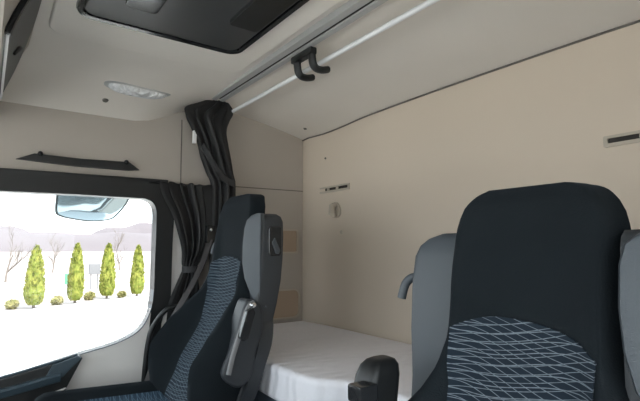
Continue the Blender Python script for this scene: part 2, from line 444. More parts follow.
obj('hook_base', prism([(-1.872+0.034*math.cos(q)*(1-0.25*math.sin(q)), 1.322+0.040*math.sin(q)) for q in [2*PI*i/20 for i in range(20)]], 1, yb-0.012, yb+0.002, 0.004, 2), M['slotbeige'], hk)
obj('hook_arm', tube([(-1.872, yb-0.01, 1.348), (-1.872, yb-0.032, 1.340), (-1.868, yb-0.036, 1.305), (-1.862, yb-0.024, 1.288)], [0.015, 0.016, 0.018, 0.010], 10), M['slotbeige'], hk)
def button(c, r_, nrm, m, lab, name='button'):
    bm = bmesh.new()
    n = Vector(nrm).normalized(); q = n.to_track_quat('Z', 'Y').to_matrix().to_4x4()
    bmesh.ops.create_cone(bm, cap_ends=True, segments=16, radius1=r_, radius2=r_*0.75, depth=0.006, matrix=Matrix.Translation(c) @ q)
    return tag(obj(name, bm, m), lab, 'button')
button((-1.835, yback(-1.835)-0.002, 1.210), 0.011, (0, -1, 0), M['slotbeige'], 'tiny round beige plug in the rear wall below the hook')
button((-1.965, yback(-1.965)-0.002, 1.60), 0.006, (0, -1, 0), M['seam'], 'tiny dark plug in the rear wall above the left slot')
button((-2.075, 0.372, zc(-2.075, 0.372)-0.002), 0.013, (0.3, 0, -1), M['seam'], 'small round dark plug in the ceiling beside the reading lamp')
button((-2.02, 1.335, zc(-2.02, 1.335)-0.001), 0.010, (0, 0, -1), M['seam'], 'small dark round plug in the ceiling near the rear left corner')

# ------------------------------------------------------------ ceiling: hatch, lamp, rails, console
# shallow moulded field round the hatch
fld = prism(rrect(-1.70, 0.12, -0.36, 0.785, 0.06, 6), 2, 1.826, 1.85, 0.008, 3)
struct('trim_8', fld, M['liner'], 'moulded headliner field round the roof hatch', 'trim')
ht = thing('roof_hatch', 'dark grey rounded roof hatch with black rim in the ceiling', 'hatch', (-1.06, 0.45, 1.80))
HX0, HX1, HY0, HY1 = -1.492, -0.568, 0.170, 0.693
o1 = rrect(HX0, HY0, HX1, HY1, 0.05, 6); o2 = rrect(HX0+0.018, HY0+0.018, HX1-0.018, HY1-0.018, 0.038, 6)
rings = []
for a_, b_ in zip(o1, o2):
    m_ = ((a_[0]*0.75+b_[0]*0.25), (a_[1]*0.75+b_[1]*0.25))
    rings.append([(a_[0], a_[1], 1.832), (a_[0], a_[1], 1.818), (m_[0], m_[1], 1.810), (b_[0], b_[1], 1.812), (b_[0], b_[1], 1.832)])
rings.append(rings[0])
obj('hatch_rim', loft(rings, cap=False), M['blackgloss'], ht)
obj('hatch_panel', prism(rrect(HX0+0.022, HY0+0.022, HX1-0.022, HY1-0.022, 0.035, 5), 2, 1.815, 1.83, 0.004, 2), M['hatch'], ht)
hh = obj('hatch_latch', prism(rrect(-1.335, 0.275, -1.10, 0.365, 0.02, 4), 2, 1.800, 1.818, 0.006, 2), M['blackgloss'], ht)
obj('hatch_handle', prism(rrect(-1.27, 0.56, -0.95, 0.655, 0.012, 4), 2, 1.802, 1.818, 0.004, 2), M['black'], ht)

# reading lamp on the cove
lp = thing('ceiling_lamp', 'clear oval interior lamp on the ceiling above the side window', 'lamp', (-2.03, 0.49, 1.79))
def lamp_pt(s, v, dz):      # s along y, v across the cove
    y = 0.352 + 0.262*s; x = -2.025 + 0.075*v - 0.012*s
    return (x, y, zc(x, y) - dz)
def lampshape(grow, depth, n=28, lay=4):
    rings = []
    for k in range(lay+1):
        f_ = k/lay; sc = math.cos(f_*PI/2)**0.5 if k < lay else 0.12
        ring = []
        for i in range(n):
            q = 2*PI*i/n; cs, sn = math.cos(q), math.sin(q)
            s = 0.5 + 0.5*grow*sc*(abs(cs)**0.7)*(1 if cs > 0 else -1)
            w = (0.30 + 0.16*(0.5-s)) * grow*sc*(abs(sn)**0.8)*(1 if sn > 0 else -1)
            ring.append(lamp_pt(s, 0.5+w, depth*math.sin(f_*PI/2)))
        rings.append(ring)
    return loft(rings)
obj('lamp_rim', lampshape(1.04, 0.008), M['alu'], lp)
obj('lamp_lens', lampshape(0.93, 0.022), M['lens'], lp)

# curtain rail
rl = thing('curtain_rail', 'grey aluminium curtain rail running across the ceiling', 'rail', (-1.0, 0.845, 1.825))
prof = [(0.818, 1.85), (0.818, 1.823), (0.842, 1.821), (0.844, 1.830), (0.856, 1.830), (0.858, 1.821), (0.882, 1.823), (0.882, 1.85)]
obj('rail_channel', prism(prof, 0, XL+0.03, XR-0.02), M['alu'], rl, smooth=False)
obj('rail_groove', box((XL+0.05, 0.8455, 1.825), (XR-0.03, 0.8545, 1.830)), M['dark'], rl, smooth=False)
rd = thing('hanging_rod', 'slim white metal rod parallel to the ceiling curtain rail', 'rod', (-1.0, 0.945, 1.785))
RY, RZ = 0.935, 1.788
obj('rod_tube', tube([(-2.10, RY, RZ), (XR-0.01, RY, RZ)], 0.0085, 14), M['rod'], rd)
obj('rod_end', tube([(-2.135, RY, RZ), (-2.09, RY, RZ)], 0.014, 14), M['black'], rd)
# double hook clipped under the rail, carrying the rod
hkb = thing('rod_hook', 'black plastic double hook hanging from the rail over the white rod', 'hook', (-1.40, 0.91, 1.80))
for hx in (-1.395, -1.300):
    pth = smooth_path([(hx, 0.882, 1.818), (hx, 0.886, 1.795), (hx-0.002, 0.892, 1.770), (hx-0.004, 0.906, 1.757), (hx-0.002, 0.930, 1.755), (hx, 0.955, 1.762)], 4)
    obj('hook_leg', tube(pth, [(0.016, 0.0125)]*len(pth), 10), M['black'], hkb)
obj('hook_bridge', box((-1.412, 0.868, 1.798), (-1.283, 0.896, 1.8225), 0.005, 2), M['black'], hkb)

# overhead console in front (left edge of the picture)
cn = thing('overhead_console', 'beige overhead console with a dark lid at the top left corner', 'console', (-1.1, -0.2, 1.6))
def face_y(z): return 0.002 + 0.085*((z-1.62)/0.22)**1.3 if z > 1.62 else 0.002
def console_ring(x, dz=0.0):
    zt = zc(x, 0.05) - 0.003
    zb = 1.61 + dz
    k = 1 - sst(-1.80, -2.12, x)*0.0
    pts = []
    for i in range(7):
        z = zb + (zt-zb)*i/6
        pts.append((x, face_y(z)-edge_pull(x), z))
    pts += [(x, -0.60, zt), (x, -0.62, zb+0.05), (x, -0.10, zb-0.01)]
    return pts
def edge_pull(x): return 0.0 if x > -1.85 else 0.10*((-1.85-x)/0.28)**2
obj('console_body', loft([console_ring(x) for x in lin(-2.13, 0.10, 24)]), M['side'], cn)
def lid_bm():
    rings = []
    n = 14
    for i in range(n+1):
        x = -1.90 + 0.60*i/n
        # upper edge arcs down towards the far end
        zt = 1.648 + (1.822-1.648)*math.sqrt(max(0, 1-((-1.42-x)/0.485)**2)) if x < -1.42 else 1.822
        zb = 1.636
        col = []
        for k in range(6):
            z = zb + (zt-zb)*k/5; col.append((x, face_y(z)+0.010-edge_pull(x), z))
        for k in range(5, -1, -1):
            z = zb + (zt-zb)*k/5; col.append((x, face_y(z)-0.006-edge_pull(x), z))
        rings.append(col)
    return loft(rings)
ld = obj('console_lid', lid_bm(), M['lid'], cn)
obj('lid_edge', tube([(x, face_y(1.634)+0.009-edge_pull(x), 1.633) for x in lin(-1.90, -1.30, 8)], 0.0035, 8), M['rod'], ld)
obj('lid_frame', tube([(-1.295, face_y(z)+0.006, z) for z in lin(1.635, 1.822, 6)], 0.010, 8), M['blackgloss'], ld)
obj('lid_latch', tube([(x, face_y(z)+0.014, z) for x, z in ((-1.58, 1.690), (-1.60, 1.712), (-1.63, 1.728), (-1.67, 1.738))], [0.004, 0.008, 0.008, 0.004], 8), M['black'], ld)

# ------------------------------------------------------------ bunk and mattress
front = [(XL+0.02, 0.84), (-1.62, 0.80), (-1.30, 0.785), (-1.17, 0.80), (-1.09, 0.86), (-1.0, 0.885), (-0.80, 0.89), (XR-0.03, 0.89)]
front = smooth_path(front, 4)
outl = front + [(XR-0.03, 1.415), (-1.95, 1.415), (-2.05, 1.402), (XL+0.02, 1.40)]
bk = thing('bunk_base', 'dark blue-grey bunk base box under the white mattress', 'bunk', (-1.0, 1.15, 0))
obj('base_box', prism([(XL+0.02, 0.90), (XR-0.03, 0.92), (XR-0.03, 1.395), (XL+0.02, 1.395)], 2, 0.001, 0.575, 0.01), M['bunk'], bk)
obj('base_rim', prism([(XL+0.015, 0.855), (-1.30, 0.80), (-1.1, 0.88), (XR-0.02, 0.895), (XR-0.02, 1.397), (XL+0.015, 1.397)], 2, 0.575, 0.638, 0.008), M['bunk'], bk)
mt = prism(outl, 2, 0.639, 0.752, 0.022, 4)
tag(obj('mattress', mt, M['quilt'], angle=60), 'white quilted mattress on the bunk along the rear wall', 'mattress')

# ------------------------------------------------------------ seats
FY = [(0.50, 0.545), (0.60, 0.570), (0.70, 0.612), (0.87, 0.706), (1.00, 0.748), (1.08, 0.757), (1.15, 0.757), (1.25, 0.764), (1.30, 0.773), (1.33, 0.786)]
BY = [(0.50, 0.690), (0.60, 0.715), (0.70, 0.745), (0.85, 0.790), (1.00, 0.828), (1.15, 0.845), (1.22, 0.838), (1.27, 0.824), (1.30, 0.812), (1.32, 0.803), (1.333, 0.797)]
HW = [(0.50, 0.225), (0.60, 0.242), (0.70, 0.264), (0.80, 0.270), (0.86, 0.258), (0.91, 0.232), (0.96, 0.200), (1.01, 0.174), (1.06, 0.162), (1.12, 0.160), (1.20, 0.160), (1.25, 0.158), (1.28, 0.150), (1.30, 0.140), (1.315, 0.127), (1.325, 0.112), (1.333, 0.085)]
BL = [(0.50, 0.03), (0.62, 0.048), (0.70, 0.088), (0.78, 0.122), (0.85, 0.112), (0.91, 0.075), (0.97, 0.040), (1.06, 0.022), (1.15, 0.012), (1.25, 0.0), (1.33, 0.0)]
def back_front_y(x, z):
    w = interp(HW, z); q = min(1, abs(x)/w)
    y = interp(FY, z)
    y -= interp(BL, z)*math.exp(-((q-0.81)/0.17)**2)
    y += 0.05*max(0, (q-0.86)/0.14)**2
    return y
def make_seat(name, label, cx, dz, weave, armrest, outer=0.293):
    root = thing(name, label, 'seat', (cx, 0.45, 0.0))
    O = lambda pts: [(p[0]+cx, p[1], p[2]+dz) for p in pts]
    # back rest body
    rings = []
    for z in lin(0.50, 1.30, 42) + [1.307, 1.313, 1.319, 1.324, 1.328, 1.331, 1.333]:
        w = interp(HW, z); yb = interp(BY, z); ring = []
        nf = 30
        for i in range(nf+1):
            x = -w + 2*w*i/nf
            ring.append((x, back_front_y(x, z), z))
        yf = back_front_y(w, z)
        nb = 16
        for i in range(1, nb):
            x = w - 2*w*i/nb; q = abs(x)/w
            ring.append((x*(1.0), yb - (yb-yf)*0.45*q**4, z))
        rings.append(O(ring))
    bk_ = obj('backrest', loft(rings), M['cloth'], root, angle=70)
    # woven centre panel: a thin padded sheet on the front
    rows = []
    n = 18
    for j, s in enumerate(lin(0, 1, 30)):
        row = []
        for i in range(n+1):
            q = -1 + 2*i/n
            ztop = 1.100 - 0.035*abs(q)**2.5 - 0.008*q
            z = 0.56 + (ztop-0.56)*s
            w = 0.128 + (0.005*sst(0.95, 1.1, z))
            x = w*q
            row.append((x, back_front_y(x, z)-0.0035, z))
        rows.append(O(row))
    bm = bmesh.new(); V = [[bm.verts.new(p) for p in r_] for r_ in rows]
    for j in range(len(V)-1):
        for i in range(n): bm.faces.new((V[j][i], V[j][i+1], V[j+1][i+1], V[j+1][i]))
    ex = bmesh.ops.extrude_face_region(bm, geom=bm.faces[:])
    bmesh.ops.translate(bm, verts=[v for v in ex['geom'] if isinstance(v, bmesh.types.BMVert)], vec=(0, 0.012, 0))
    obj('backrest_insert', bm, M[weave], root, angle=60)
    # plastic shell behind the upholstery
    rings = []
    for z in lin(0.48, 1.20, 24):
        w = interp(HW, z)*0.985+0.004; w = max(w, 0.17) if z < 1.1 else w
        y0 = interp(BY, z)-0.045; y1 = interp(BY, z)+0.022
        rings.append(O([(-w, y0, z), (-w, y1-0.02, z), (-w+0.03, y1, z), (w-0.03, y1, z), (w, y1-0.02, z), (w, y0, z)]))
    obj('back_shell', loft(rings), M['shell'], root)
    # belt housing wing at the seat's left shoulder
    def wing_rings(prof, xa, xb, rr=0.018):
        """prof: rows (z, y front, y back, extra width)"""
        rs = []
        for z, yf, yb, dw in prof:
            x0, x1 = xa, xb+dw
            rs.append(O([(x0, yf+0.004, z), (x1-rr, yf, z), (x1-rr*0.3, yf+rr*0.3, z), (x1, yf+rr, z), (x1, yb-rr, z), (x1-rr*0.3, yb-rr*0.3, z), (x1-rr, yb, z), (x0, yb, z)]))
        return loft(rs)
    wp = [(0.56, 0.655, 0.700, -0.012), (0.62, 0.668, 0.720, -0.006), (0.70, 0.688, 0.745, 0.0), (0.78, 0.705, 0.775, 0.0), (0.86, 0.722, 0.800, 0.0), (0.94, 0.738, 0.822, 0.0), (1.02, 0.748, 0.838, 0.0), (1.10, 0.752, 0.845, 0.0), (1.17, 0.756, 0.847, 0.0), (1.222, 0.760, 0.847, -0.004), (1.240, 0.766, 0.842, -0.010), (1.250, 0.78, 0.83, -0.022)]
    wf_ = obj('shoulder_wing', wing_rings(wp, 0.16, 0.243, 0.014), M['shell'], root)
    # light grey pad facing forward and inward
    pads = [(z, x_+0.010, y_-0.002) for z, x_, y_ in ((0.935, 0.230, 0.748), (0.955, 0.214, 0.742), (0.99, 0.192, 0.732), (1.03, 0.172, 0.724), (1.08, 0.162, 0.720), (1.14, 0.158, 0.722), (1.20, 0.160, 0.727), (1.228, 0.166, 0.733), (1.243, 0.182, 0.742), (1.249, 0.196, 0.752))]
    obj('wing_front', loft([O([(xi, yi+0.006, z), (xi+0.005, yi, z), (xi+(0.236-xi)*0.5, yi+(0.745-yi)*0.40, z), (0.238, 0.747, z), (0.2415, 0.752, z), (0.238, 0.766, z), (xi+0.01, 0.775, z), (xi, yi+0.03, z)]) for z, xi, yi in pads]), M['grey'], wf_)
    # belt slot in the side of the wing
    sl = obj('belt_slot', prism([(y, z+dz) for y, z in rrect(0.782, 1.105, 0.832, 1.205, 0.010, 4)], 0, cx+0.236, cx+0.2475, 0.002, 1), M['blackgloss'], wf_)
    obj('belt_guide', prism([(y, z+dz) for y, z in ((0.792, 1.150), (0.803, 1.168), (0.824, 1.125), (0.820, 1.112), (0.808, 1.112))], 0, cx+0.244, cx+0.252, 0.002, 1), M['grey'], wf_)
    # other shoulder
    rs = []
    for z, yf, yb, dw in [(0.80, 0.745, 0.775, -0.02), (0.86, 0.755, 0.80, 0.0), (0.95, 0.765, 0.83, 0.0), (1.05, 0.768, 0.86, 0.004), (1.15, 0.775, 0.87, 0.004), (1.205, 0.782, 0.872, 0.0), (1.228, 0.788, 0.868, -0.010), (1.243, 0.794, 0.862, -0.030), (1.254, 0.80, 0.855, -0.065)]:
        x0, x1, rr = -0.13, -outer-dw, 0.02
        rs.append(O([(x0, yf, z), (x1+rr, yf, z), (x1+rr*0.3, yf+rr*0.3, z), (x1, yf+rr, z), (x1, yb-rr*0.5, z), (x1+rr, yb, z), (x0, yb, z)]))
    w2 = obj('shoulder_wing', loft(rs), M['grey'], root)
    obj('tilt_lever', tube(O(smooth_path([(-outer+0.01, 0.81, 1.160), (-outer-0.016, 0.80, 1.156), (-outer-0.034, 0.795, 1.140), (-outer-0.042, 0.79, 1.108)], 4)), [0.010]*13, 10), M['grey'], w2)
    # recliner cover on the aisle side
    P = [(0.655, 0.950), (0.672, 0.968), (0.705, 0.955), (0.722, 0.915), (0.720, 0.86), (0.700, 0.80), (0.690, 0.745), (0.665, 0.705), (0.630, 0.700), (0.592, 0.728), (0.585, 0.76), (0.612, 0.82), (0.635, 0.89)]
    P = smooth_path([(y+0.028, z) for y, z in P], 3, True)
    def wxa(z): return 0.245
    rc = obj('recliner_cover', prism([(y, z+dz) for y, z in P], 0, cx+0.205, cx+0.272, 0.010, 3), M['shell'], root)
    edge = smooth_path([(0.278, 0.598, 0.745), (0.278, 0.612, 0.80), (0.278, 0.636, 0.870), (0.278, 0.660, 0.940), (0.276, 0.683, 0.958)], 5)
    obj('recliner_trim', tube(O([(p[0]-0.003, p[1]+0.032, p[2]) for p in edge]), [(0.007, 0.009)]*len(edge), 8), M['trimgrey'], rc)
    obj('recliner_lever', prism([(y+0.026, z+dz) for y, z in ((0.630, 0.855), (0.655, 0.935), (0.676, 0.945), (0.684, 0.928), (0.660, 0.850), (0.645, 0.842))], 0, cx+0.268, cx+0.296, 0.005, 2), M['blackgloss'], rc)
    obj('lever_cap', ellipsoid((cx+0.277, 0.708, 0.950+dz), (0.010, 0.013, 0.010)), M['chrome'], rc)
    # cushion
    rings = []
    for s in lin(0, 1, 26):
        y = 0.13 + 0.50*s
        front = math.sqrt(max(0, 1-(1-min(1, s/0.14))**2))
        zb = 0.49; zt = 0.585 + 0.022*(1-s)
        ring = []
        w = 0.255*(0.93+0.07*front)
        n2 = 28
        for i in range(n2+1):
            q = -1+2*i/n2
            z = zt + 0.050*math.exp(-((abs(q)-0.80)/0.17)**2) - 0.045*max(0, (abs(q)-0.85)/0.15)**2
            z = zb + (z-zb)*(0.25+0.75*front)
            ring.append((w*q, y, z))
        ring += [(w*0.98, y, zb-0.03*front), (0, y, zb-0.04*front), (-w*0.98, y, zb-0.03*front)]
        rings.append(O(ring))
    obj('seat_cushion', loft(rings), M['cloth'], root, angle=70)
    rows = []
    for s in lin(0.10, 0.90, 20):
        y = 0.13+0.50*s; zt = 0.585+0.022*(1-s)
        front = math.sqrt(max(0, 1-(1-min(1, s/0.14))**2))
        row = []
        for i in range(19):
            q = (-1+2*i/18)*0.62
            z = zt+0.05*math.exp(-((abs(q)-0.80)/0.17)**2)
            z = 0.49+(z-0.49)*(0.25+0.75*front)+0.004
            row.append((0.255*q, y, z))
        rows.append(O(row))
    bm = grid(range(19), range(21), lambda i, j: rows[j][i])
    ex = bmesh.ops.extrude_face_region(bm, geom=bm.faces[:])
    bmesh.ops.translate(bm, verts=[v for v in ex['geom'] if isinstance(v, bmesh.types.BMVert)], vec=(0, 0, -0.012))
    obj('cushion_insert', bm, M['wovenseat'], root, angle=60)
    # frame and pedestal
    obj('seat_frame', box((cx-0.235, 0.05, 0.40+dz), (cx+0.235, 0.66, 0.475+dz), 0.015), M['shell'], root)
    obj('seat_bellows', box((cx-0.19, 0.12, 0.10), (cx+0.19, 0.58, 0.405+dz), 0.02), M['black'], root)
    obj('seat_plinth', box((cx-0.23, 0.08, 0.001), (cx+0.23, 0.64, 0.105), 0.01), M['shell'], root)
    obj('recline_hinge', tube(O([(-0.245, 0.635, 0.50), (0.245, 0.635, 0.50)]), 0.055, 20), M['black'], root)
    if armrest:
        ar = obj('armrest', loft([O([(x*1.0+(-0.228), y+oy, z-0.004) for x, y in rrect(-0.030*s, -0.042*s, 0.030*s, 0.042*s, 0.020*s, 4)]) for z, oy, s in
             ((0.66, 0.60, 0.9), (0.75, 0.60, 1.0), (0.88, 0.612, 1.04), (0.95, 0.625, 1.03), (0.985, 0.633, 0.98), (1.003, 0.638, 0.86), (1.012, 0.641, 0.66), (1.016, 0.642, 0.40))]), M['black'], root, angle=60)
        obj('armrest_control', box((cx-0.226, 0.555, 0.945+dz), (cx-0.188, 0.60, 0.977+dz), 0.006), M['blackgloss'], ar)
        obj('control_button', box((cx-0.224, 0.552, 0.908+dz), (cx-0.196, 0.595, 0.938+dz), 0.005), M['chrome'], ar)
    return root
make_seat('passenger_seat', 'dark blue-black passenger seat with fine woven centre beside the side window', -1.65, 0.0, 'wovenfine', False, 0.215)
make_seat('driver_seat', 'large black driver seat with pale wavy net pattern in the right foreground', -0.473, -0.092, 'woven', True, 0.275)

# seat belt from pillar to lap
sb = thing('seat_belt', 'thin dark seat belt strap running down from the pillar beside the passenger seat', 'seat belt', (-2.08, 0.76, 1.15))
pth = smooth_path([(-2.05, 0.835, 1.17), (-2.03, 0.800, 1.08), (-2.01, 0.745, 0.98), (-1.99, 0.69, 0.90), (-1.975, 0.63, 0.80), (-1.97, 0.57, 0.65), (-1.965, 0.53, 0.52)], 6)
bm = loft([[(x-0.015, y-0.006, z), (x-0.013, y-0.009, z), (x+0.019, y+0.005, z), (x+0.017, y+0.008, z)] for x, y, z in pth])
obj('strap', bm, M['belt'], sb)
obj('belt_anchor', box((-2.065, 0.815, 1.155), (-2.04, 0.855, 1.235), 0.006), M['blackgloss'], sb)
obj('anchor_bolt', ellipsoid((-2.038, 0.835, 1.215), (0.005, 0.007, 0.007)), M['chrome'], sb)

# ------------------------------------------------------------ curtains
def drape(rows, nf, amp, seed, npts=150):
    """rows: (z, yc, xc, half y, half x, pleat depth); closed pleated bundle"""
    rings = []
    zs = [r_[0] for r_ in rows]
    rows = smooth_path(rows, 8)
    rnd = random.Random(seed); ph = [rnd.uniform(0, 6.28) for _ in range(4)]
    for (z, yc, xc, hy, hx, pd) in rows:
        ring = []
        for i in range(npts):
            q = 2*PI*i/npts
            wv = math.sin(nf*q + ph[0] + 0.9*math.sin(2*q+ph[1]) + 1.2*(z-1.2)) + 0.5*math.sin((nf*0.5+0.5)//1*q*1.0 + ph[2])
            k = 1 + pd*wv*0.5
            ring.append((xc + hx*math.cos(q)*k, yc + hy*math.sin(q)*(1+0.35*pd*wv), z + 0.004*wv))
        rings.append(ring)
    return loft(rings)
c1 = thing('partition_curtain', 'dark curtain bundle hanging from the end of the ceiling rail', 'curtain', (-2.07, 0.88, 1.4))
rows = [(1.832, 0.868, -2.05, 0.030, 0.016, 0.2), (1.795, 0.850, -2.06, 0.075, 0.026, 0.5), (1.765, 0.825, -2.065, 0.098, 0.032, 0.6), (1.73, 0.818, -2.07, 0.090, 0.036, 0.6), (1.68, 0.826, -2.07, 0.070, 0.040, 0.6),
        (1.62, 0.845, -2.07, 0.062, 0.042, 0.55), (1.55, 0.863, -2.07, 0.060, 0.045, 0.55), (1.48, 0.885, -2.07, 0.054, 0.045, 0.5), (1.42, 0.904, -2.07, 0.048, 0.046, 0.5), (1.25, 0.905, -2.07, 0.048, 0.045, 0.4), (1.10, 0.90, -2.07, 0.045, 0.045, 0.4), (0.85, 0.89, -2.075, 0.04, 0.04, 0.4)]
obj('curtain_cloth', drape(rows, 11, 1, 3), M['curtain'], c1, angle=80)
bandp = smooth_path([(-2.05, 0.785, 1.60), (-2.025, 0.80, 1.56), (-2.012, 0.835, 1.50), (-2.012, 0.87, 1.455), (-2.02, 0.935, 1.43)], 5)
obj('curtain_tie', loft([[(x, y-0.006, z-0.013), (x+0.007, y-0.006, z-0.013), (x+0.007, y+0.006, z+0.013), (x, y+0.006, z+0.013)] for x, y, z in bandp]), M['curtainband'], c1)
obj('curtain_clip', box((-2.075, 0.747, 1.61), (-2.055, 0.762, 1.67), 0.003), M['rod'], c1)
c2 = thing('window_curtain', 'dark pleated side window curtain gathered by a tie behind the window frame', 'curtain', (-2.11, 0.78, 1.0))
rows = [(1.425, 0.755, -2.115, 0.112, 0.018, 0.3), (1.415, 0.755, -2.110, 0.116, 0.026, 0.6), (1.36, 0.765, -2.108, 0.108, 0.028, 0.7), (1.28, 0.785, -2.108, 0.088, 0.028, 0.7), (1.20, 0.793, -2.108, 0.072, 0.028, 0.7), (1.12, 0.788, -2.108, 0.052, 0.028, 0.6),
        (1.06, 0.768, -2.108, 0.036, 0.026, 0.4), (1.035, 0.766, -2.108, 0.030, 0.024, 0.3), (1.00, 0.762, -2.108, 0.036, 0.026, 0.5), (0.92, 0.748, -2.108, 0.052, 0.026, 0.6), (0.86, 0.742, -2.108, 0.058, 0.026, 0.6), (0.79, 0.74, -2.108, 0.060, 0.024, 0.6)]
obj('curtain_cloth', drape(rows, 15, 1, 8), M['curtain'], c2, angle=80)
obj('curtain_tie', loft([[(-2.108+0.034*math.cos(q), 0.766+0.036*math.sin(q), z) for q in [2*PI*i/24 for i in range(24)]] for z in (1.022, 1.026, 1.046, 1.050)]), M['curtainband'], c2)

# ------------------------------------------------------------ kerb mirror outside the window
km = thing('kerb_mirror', 'blue tinted kerb mirror hanging outside at the top of the side window', 'mirror', (-2.42, 0.4, 1.40))
mo = [(y_+0.012, z_+0.004) for y_, z_ in [(0.236, 1.40), (0.240, 1.300), (0.265, 1.275), (0.33, 1.262), (0.40, 1.256), (0.47, 1.264), (0.505, 1.282), (0.545, 1.345), (0.560, 1.40)]]
mo = smooth_path(mo, 4)
ctr = (0.40, 1.36)
def mshrink(k): return [(ctr[0]+(y-ctr[0])*k, ctr[1]+(z-ctr[1])*k) for y, z in mo]
rg = []
for k, x in ((0.55, -2.50), (0.85, -2.48), (1.0, -2.42), (1.0, -2.403)):
    rg.append([(x - 0.7*(1.40-z), y, z) for y, z in mshrink(k)])
obj('mirror_housing', loft(rg), M['mirrorshell'], km)
rg = []
for k, x in ((0.95, -2.4035), (0.945, -2.400), (0.8, -2.394), (0.5, -2.388), (0.2, -2.386)):
    rg.append([(x - 0.7*(1.40-z), y, z) for y, z in mshrink(k)])
obj('mirror_face', loft(rg), M['mirror'], km)
obj('mirror_arm', tube([(-2.45, 0.40, 1.38), (-2.44, 0.40, 1.50), (-2.20, 0.40, 1.55)], 0.02, 12), M['mirrorshell'], km)

# ------------------------------------------------------------ outside
GZ = -1.4
def ground_poly(name, pts, z, m, label):
    bm = bmesh.new(); bm.faces.new([bm.verts.new((x, y, z)) for x, y in pts])
    ex = bmesh.ops.extrude_face_region(bm, geom=bm.faces[:])
    bmesh.ops.translate(bm, verts=[v for v in ex['geom'] if isinstance(v, bmesh.types.BMVert)], vec=(0, 0, -0.2))
    o = obj(name, bm, m, smooth=False); o['kind'] = 'structure'; o['label'] = label; o['category'] = 'ground'
    return o
ground_poly('ground', [(-900, -700), (600, -700), (600, 900), (-900, 900)], GZ-0.05, M['field'], 'pale dry field beyond the row of evergreens')
ground_poly('pavement', [(-22.9, -60), (30, -60), (30, 60), (-31, 60), (-26.8, 7.5), (-22.6, 0.4)], GZ+0.0, M['concrete'], 'white sunlit paved yard beside the truck')

# far hills
def ridge(name, x0, hgt, seed, m, label):
    rows = []
    ys = lin(-420, 700, 90)
    def H(y):
        return hgt*(0.72 + 0.28*math.sin(y*0.009+seed) + 0.12*math.sin(y*0.031+seed*2.1) + 0.05*math.sin(y*0.11+seed))
    def fn(y, s):
        return (x0 - 160*s, y, GZ - 0.3 + H(y)*math.sin(s*PI/2)**0.8*(1+0.03*noise.noise(Vector((y*0.03, s*5, seed)))))
    bm = grid(ys, lin(0, 1, 8), fn)
    ex = bmesh.ops.extrude_face_region(bm, geom=bm.faces[:])
    bmesh.ops.translate(bm, verts=[v for v in ex['geom'] if isinstance(v, bmesh.types.BMVert)], vec=(-60, 0, -30))
    o = obj(name, bm, m, angle=80); o['kind'] = 'structure'; o['label'] = label; o['category'] = 'hill'
ridge('hills', -420, 22, 1.3, M['hill'], 'pale hazy hills on the horizon')
ridge('distant_mountain', -640, 62, 3.9, M['hill'], 'faint mountain ridge behind the hills')

def thuja(x, y, hgt, rad, seed, label):
    rnd = random.Random(seed)
    t_ = thing('thuja', label, 'tree', (x, y, GZ), 'clipped yellow-green thujas in a row outside')
    bm = bmesh.new()
    rings = []
    n = 22
    prof = [(0.0, 0.62), (0.06, 0.86), (0.16, 1.0), (0.35, 0.96), (0.55, 0.84), (0.72, 0.68), (0.86, 0.46), (0.95, 0.24), (1.0, 0.04)]
    for k in range(26):
        s = k/25
        rr = interp(prof, s)*rad
        ring = []
        for i in range(n):
            q = 2*PI*i/n
            kk = 1 + 0.16*noise.noise(Vector((math.cos(q)*2.2+seed, math.sin(q)*2.2, s*hgt*2.4)))*1.6
            ring.append((x+rr*kk*math.cos(q), y+rr*kk*math.sin(q), GZ+0.12+s*(hgt-0.12)))
        rings.append(ring)
    bm = loft(rings)
    # leafy sprays all over
    for k in range(900):
        s = rnd.random()**0.9; q = rnd.uniform(0, 2*PI)
        rr = interp(prof, s)*rad*rnd.uniform(0.92, 1.05)
        p = Vector((x+rr*math.cos(q), y+rr*math.sin(q), GZ+0.12+s*(hgt-0.15)))
        d = Vector((math.cos(q)*0.6+rnd.uniform(-.4, .4), math.sin(q)*0.6+rnd.uniform(-.4, .4), 1.0)).normalized()
        sd = d.cross(Vector((rnd.uniform(-1, 1), rnd.uniform(-1, 1), 0.1))).normalized()
        L_ = rnd.uniform(0.07, 0.15); w_ = L_*0.35
        v = [bm.verts.new(p - sd*w_), bm.verts.new(p + d*L_*0.9), bm.verts.new(p + sd*w_), bm.verts.new(p - d*L_*0.3)]
        bm.faces.new(v)
    me_o = obj('foliage', bm, M['thuja'], t_, smooth=False)
    obj('trunk', tube([(x, y, GZ-0.02), (x, y, GZ+0.3)], 0.06, 8), M['bark'], t_)
for i, (x, y, hgt, rad, lab) in enumerate((
        (-23.9, 1.83, 2.66, 0.36, 'plump yellow-green thuja, leftmost in the side window'),
        (-24.9, 3.56, 2.78, 0.32, 'yellow-green thuja beside the small green sign'),
        (-26.4, 5.24, 2.80, 0.35, 'yellow-green thuja right of the pale grey box'),
        (-26.6, 6.78, 2.70, 0.33, 'yellow-green thuja nearest the right edge of the side window'))):
    thuja(x, y, hgt, rad, 11+i*7, lab)
    
